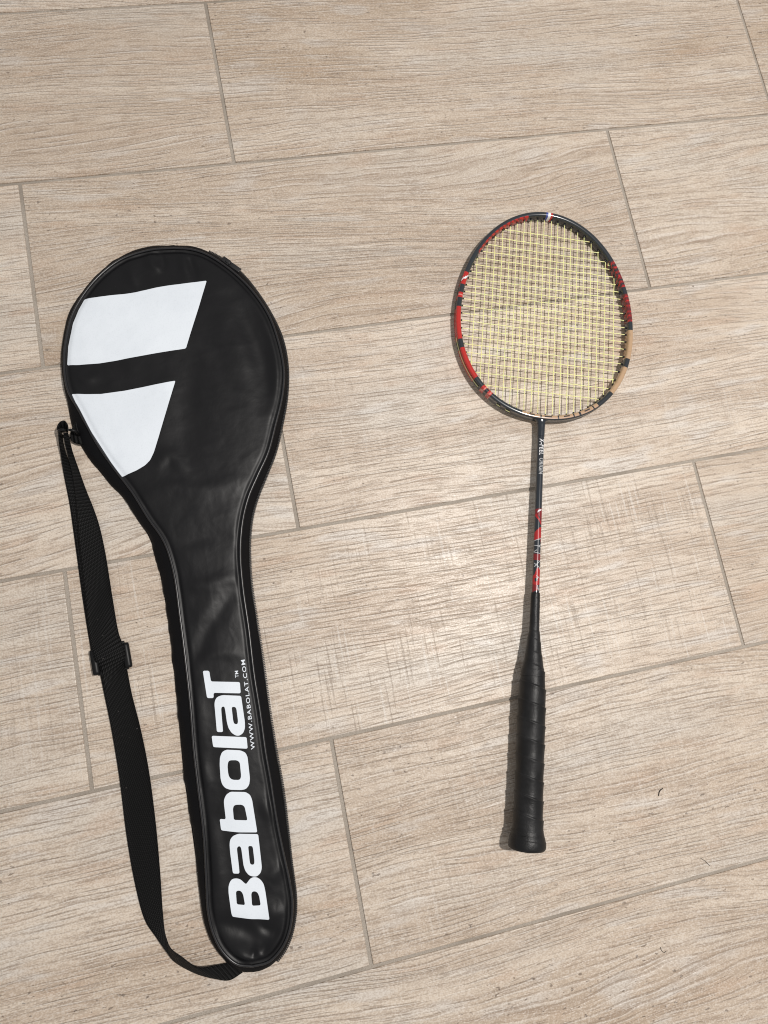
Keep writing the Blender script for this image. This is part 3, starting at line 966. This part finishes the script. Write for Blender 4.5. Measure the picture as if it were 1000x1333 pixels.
def line_text(name, body, base, height, spacing):
    """text along a base line (world mm points, start to end), letters up = left of the direction of travel"""
    bl = smooth_poly(np.array(base) / 1000.0, 60)
    s = np.r_[0, np.cumsum(np.linalg.norm(np.diff(bl, axis=0), axis=1))]
    bm = fit_text(body, s[-1], height, spacing, .010)
    bmesh.ops.triangulate(bm, faces=bm.faces[:])
    tg = np.gradient(bl, axis=0); tg /= np.linalg.norm(tg, axis=1)[:, None]
    for v in bm.verts:
        p = np.array([np.interp(v.co.x, s, bl[:, c]) for c in (0, 1)])
        t = np.array([np.interp(v.co.x, s, tg[:, c]) for c in (0, 1)])
        p = p + np.array([-t[1], t[0]]) * v.co.y
        v.co = Vector((p[0], p[1], 0))
    return drape(name, bm, M_PRINT, .004, .00022, front)
line_text('printed_web_address', 'WWW.BABOLAT.COM', [(-31.4,-95.4),(-35.3,-67.6),(-39.4,-38.4),(-43.6,-14.1)], .0036, 1.18)
line_text('printed_trademark', 'TM', [(-48.7,-30.5),(-49.4,-24.3)], .0031, 1.0)

# --- shoulder strap
def ribbon(name, left, right, thick=.0013, mat=M_WEB, parent=cover, n=160, nw=9, crown=.0):
    """left / right edges as (x mm, y mm, z mm)"""
    Lp_ = np.array(left, float) / 1000; Rp_ = np.array(right, float) / 1000
    def samp(P):
        s = np.r_[0, np.cumsum(np.linalg.norm(np.diff(P, axis=0), axis=1))]
        return P, s
    # pairwise correspondence, both edges share the same station index
    k = len(Lp_)
    cat = smooth_poly(np.c_[Lp_, Rp_], n)
    a, b = cat[:, :3], cat[:, 3:]
    cen = (a + b) / 2
    sl_ = np.r_[0, np.cumsum(np.linalg.norm(np.diff(cen, axis=0), axis=1))]
    tang = np.gradient(cen, axis=0); tang /= np.linalg.norm(tang, axis=1)[:, None]
    V, uvs = [], []
    ring = [(j / (nw - 1), 1) for j in range(nw)] + [(j / (nw - 1), -1) for j in range(nw - 1, -1, -1)]
    for i in range(n):
        wv = b[i] - a[i]
        nn = np.cross(wv, tang[i]); nn /= np.linalg.norm(nn) + 1e-9
        wl = np.linalg.norm(wv)
        for f, sd_ in ring:
            e = 1 - (abs(f - .5) * 2) ** 8 * .55
            V.append(a[i] + wv * f + nn * (sd_ * thick / 2 * e + crown * math.sin(math.pi * f)) - ORG)
            uvs.append((sl_[i], f * max(wl, .02)))
    m_ = len(ring)
    F = []
    for i in range(n - 1):
        for j in range(m_):
            j2 = (j + 1) % m_
            F.append([i * m_ + j, (i + 1) * m_ + j, (i + 1) * m_ + j2, i * m_ + j2])
    F.append(list(range(m_))); F.append([(n - 1) * m_ + j for j in range(m_)][::-1])
    me = pydata(name, V, F)
    bm = bmesh.new(); bm.from_mesh(me)
    bmesh.ops.recalc_face_normals(bm, faces=bm.faces[:])
    bm.to_mesh(me); bm.free()
    ul = me.uv_layers.new(name='UVMap')
    for lp in me.loops:
        ul.data[lp.index].uv = uvs[lp.vertex_index]
    return obj(name, me, mat, parent)

# upper run: ring to slider (top layer), then on to the foot of the cover
sl_L = [(-223.4,201.1,17),(-222.4,191.5,13),(-220.6,181.4,8),(-216.8,166.9,5),(-212.3,145.8,4),(-209.4,126.9,4),(-205.7,100.7,4),(-200.8,72.6,4),(-195.1,42.0,4),(-187.9,6.2,5.5),(-183.8,-7.9,8.2),(-181.1,-16.4,7.0),(-178.2,-23.5,3),(-171.9,-46.6,2.4),(-164.3,-74.6,2.2),(-153.7,-120.6,2),(-144.2,-170.4,2),(-134.1,-211.9,2),(-123.8,-241.6,2.2),(-112.7,-255.8,4),(-103.1,-266.3,7),(-95.6,-275.8,5),(-78.2,-286.4,3),(-61.4,-292.0,2.2),(-47.9,-294.0,2),(-36.7,-288.5,1.6)]
sl_R = [(-221.9,203.1,8),(-218.6,192.3,8),(-214.9,181.6,8),(-209.1,166.6,7),(-201.7,148.0,5.5),(-193.4,129.4,4.6),(-186.6,111.5,4.2),(-180.0,87.7,4),(-175.0,65.6,4),(-169.9,42.2,4),(-161.8,9.8,5.5),(-155.9,-2.3,8.2),(-153.8,-11.5,7.0),(-153.5,-19.4,3),(-147.9,-43.3,2.4),(-137.6,-76.7,2.2),(-127.9,-114.4,2),(-119.1,-160.7,2),(-112.5,-205.1,2.4),(-108.5,-235.3,4),(-104.9,-250.6,9),(-99.2,-259.8,15),(-89.4,-268.0,14),(-75.1,-279.3,9),(-59.0,-280.2,4),(-46.5,-279.1,2)]
strap = ribbon('shoulder_strap', sl_L, sl_R, n=260)
# underlying layer: from the ring back under the slider
un_L = [(-228.2,203.2,17),(-228.7,195.4,12),(-228.3,184.7,6),(-226.8,174.6,3.5),(-223.6,159.7,2),(-217.2,134.7,1.5),(-211.6,108.4,1.5),(-205.5,78.7,1.5),(-198.8,45.8,1.5),(-191.6,13.4,1.5),(-184.6,-15.1,1.8)]
un_R = [(-228.4,205.3,5),(-227.3,196.2,4),(-223.9,184.3,2.6),(-218.0,172.1,2.2),(-209.2,158.6,1.7),(-197.5,135.2,1.5),(-188.5,108.9,1.5),(-181.4,79.1,1.5),(-174.2,46.0,1.5),(-166.4,13.4,1.5),(-159.1,-12.3,1.8)]
ribbon('strap_return', un_L, un_R, n=120)
# fold round the ring
fo_L = [(-228.2,201.8,16.5),(-229.5,206.2,17),(-227.4,211.3,17),(-223.6,213.0,17),(-220.2,209.3,17),(-219.1,203.6,17)]
fo_R = [(-228.2,202.9,5),(-228.3,204.5,5),(-227.3,205.3,5),(-226.2,205.4,5),(-224.8,205.4,5),(-223.3,203.6,6)]
ribbon('strap_fold', fo_L, fo_R, n=40)
# stitched webbing tab that carries the ring
tb_L = [(-208.6,215.8,9),(-214.3,214.8,9),(-217.5,209.2,9),(-219.5,203.9,8)]
tb_R = [(-201.2,193.5,6),(-208.5,192.6,5.5),(-215.3,194.0,5),(-219.8,197.0,5)]
ribbon('ring_tab', tb_L, tb_R, n=40, thick=.002)
# ring: rounded rectangular loop
rc = np.array([(-219.8,201.8)][0]) / 1000
ringpts = []
for k in range(48):
    a = 2 * math.pi * k / 48
    ex = .0085 * math.copysign(abs(math.cos(a)) ** .5, math.cos(a))
    ez = .0085 * math.copysign(abs(math.sin(a)) ** .5, math.sin(a))
    ringpts.append((rc[0] - ORG[0] + ex, rc[1] - ORG[1] + .0015 * math.sin(a), .0104 + ez))
obj('strap_ring', tube_mesh('strap_ring', ringpts, .0014, 10, closed=True), M_PLASTIC, cover)
# slider buckle: two end plates and three bars
sA, sB, sC, sD = [np.array(q) / 1000 for q in [(-181.3,-16.4),(-154.0,-10.1),(-168.0,-12.9),(-164.6,-23.5)]]
ux = sB - sA; wid = np.linalg.norm(ux); ux /= wid
uy = np.array([-ux[1], ux[0]])
ang_s = math.atan2(ux[1], ux[0])
rot = Matrix.Rotation(ang_s, 3, 'Z')
sb = bmesh.new()
cen = (sA + sB) / 2 - ORG[:2]
def sbox(a, b, zc, sx, sy, sz, bv):
    q = cen + ux * a + uy * b
    box_bm(sb, q[0], q[1], zc, sx, sy, sz, rot, bv)
hw = wid / 2
for sg in (-1, 1):
    sbox(sg * (hw + .0006), 0, .0042, .0066, .0240, .0062, .0029)
sbox(0, .0120, .0030, 2 * hw, .0038, .0034, .0012)
sbox(0, -.0105, .0018, 2 * hw, .0050, .0030, .0012)
sbox(0, 0, .0036, 2 * hw, .0040, .0034, .0012)
obj('slider_buckle', sb, M_PLASTIC, cover)

# ------------------------------------------------------------------ fibres on the floor
def fibre(label, pts, r):
    p = np.array(pts, float) / 1000
    c0 = p[:, :2].mean(0)
    p[:, :2] -= c0
    o = obj('lint_fibre', tube_mesh('lint_fibre', smooth_poly(p, 24), r, 6), M_FIBRE, None, loc=(c0[0], c0[1], 0))
    o['label'] = label
    o['category'] = 'lint'
    o['group'] = 'bits of lint on the tiles'
fibre('tiny dark curl of lint on the tile right of the racket butt', [(368.0,-149.2,0.6),(368.9,-145.5,0.8),(370.7,-143.4,0.9),(373.0,-142.4,0.6)], .00045)
fibre('thin hooked hair on the tile near the bottom right corner', [(359.7,-287.3,0.5),(360.6,-290.3,0.6),(363.3,-292.2,0.5),(365.4,-291.0,0.4)], .00022)
fibre('thin dark hair by the grout line at the lower right', [(407.7,-208.8,0.4),(412.2,-211.7,0.5),(417.2,-216.6,0.4)], .00020)
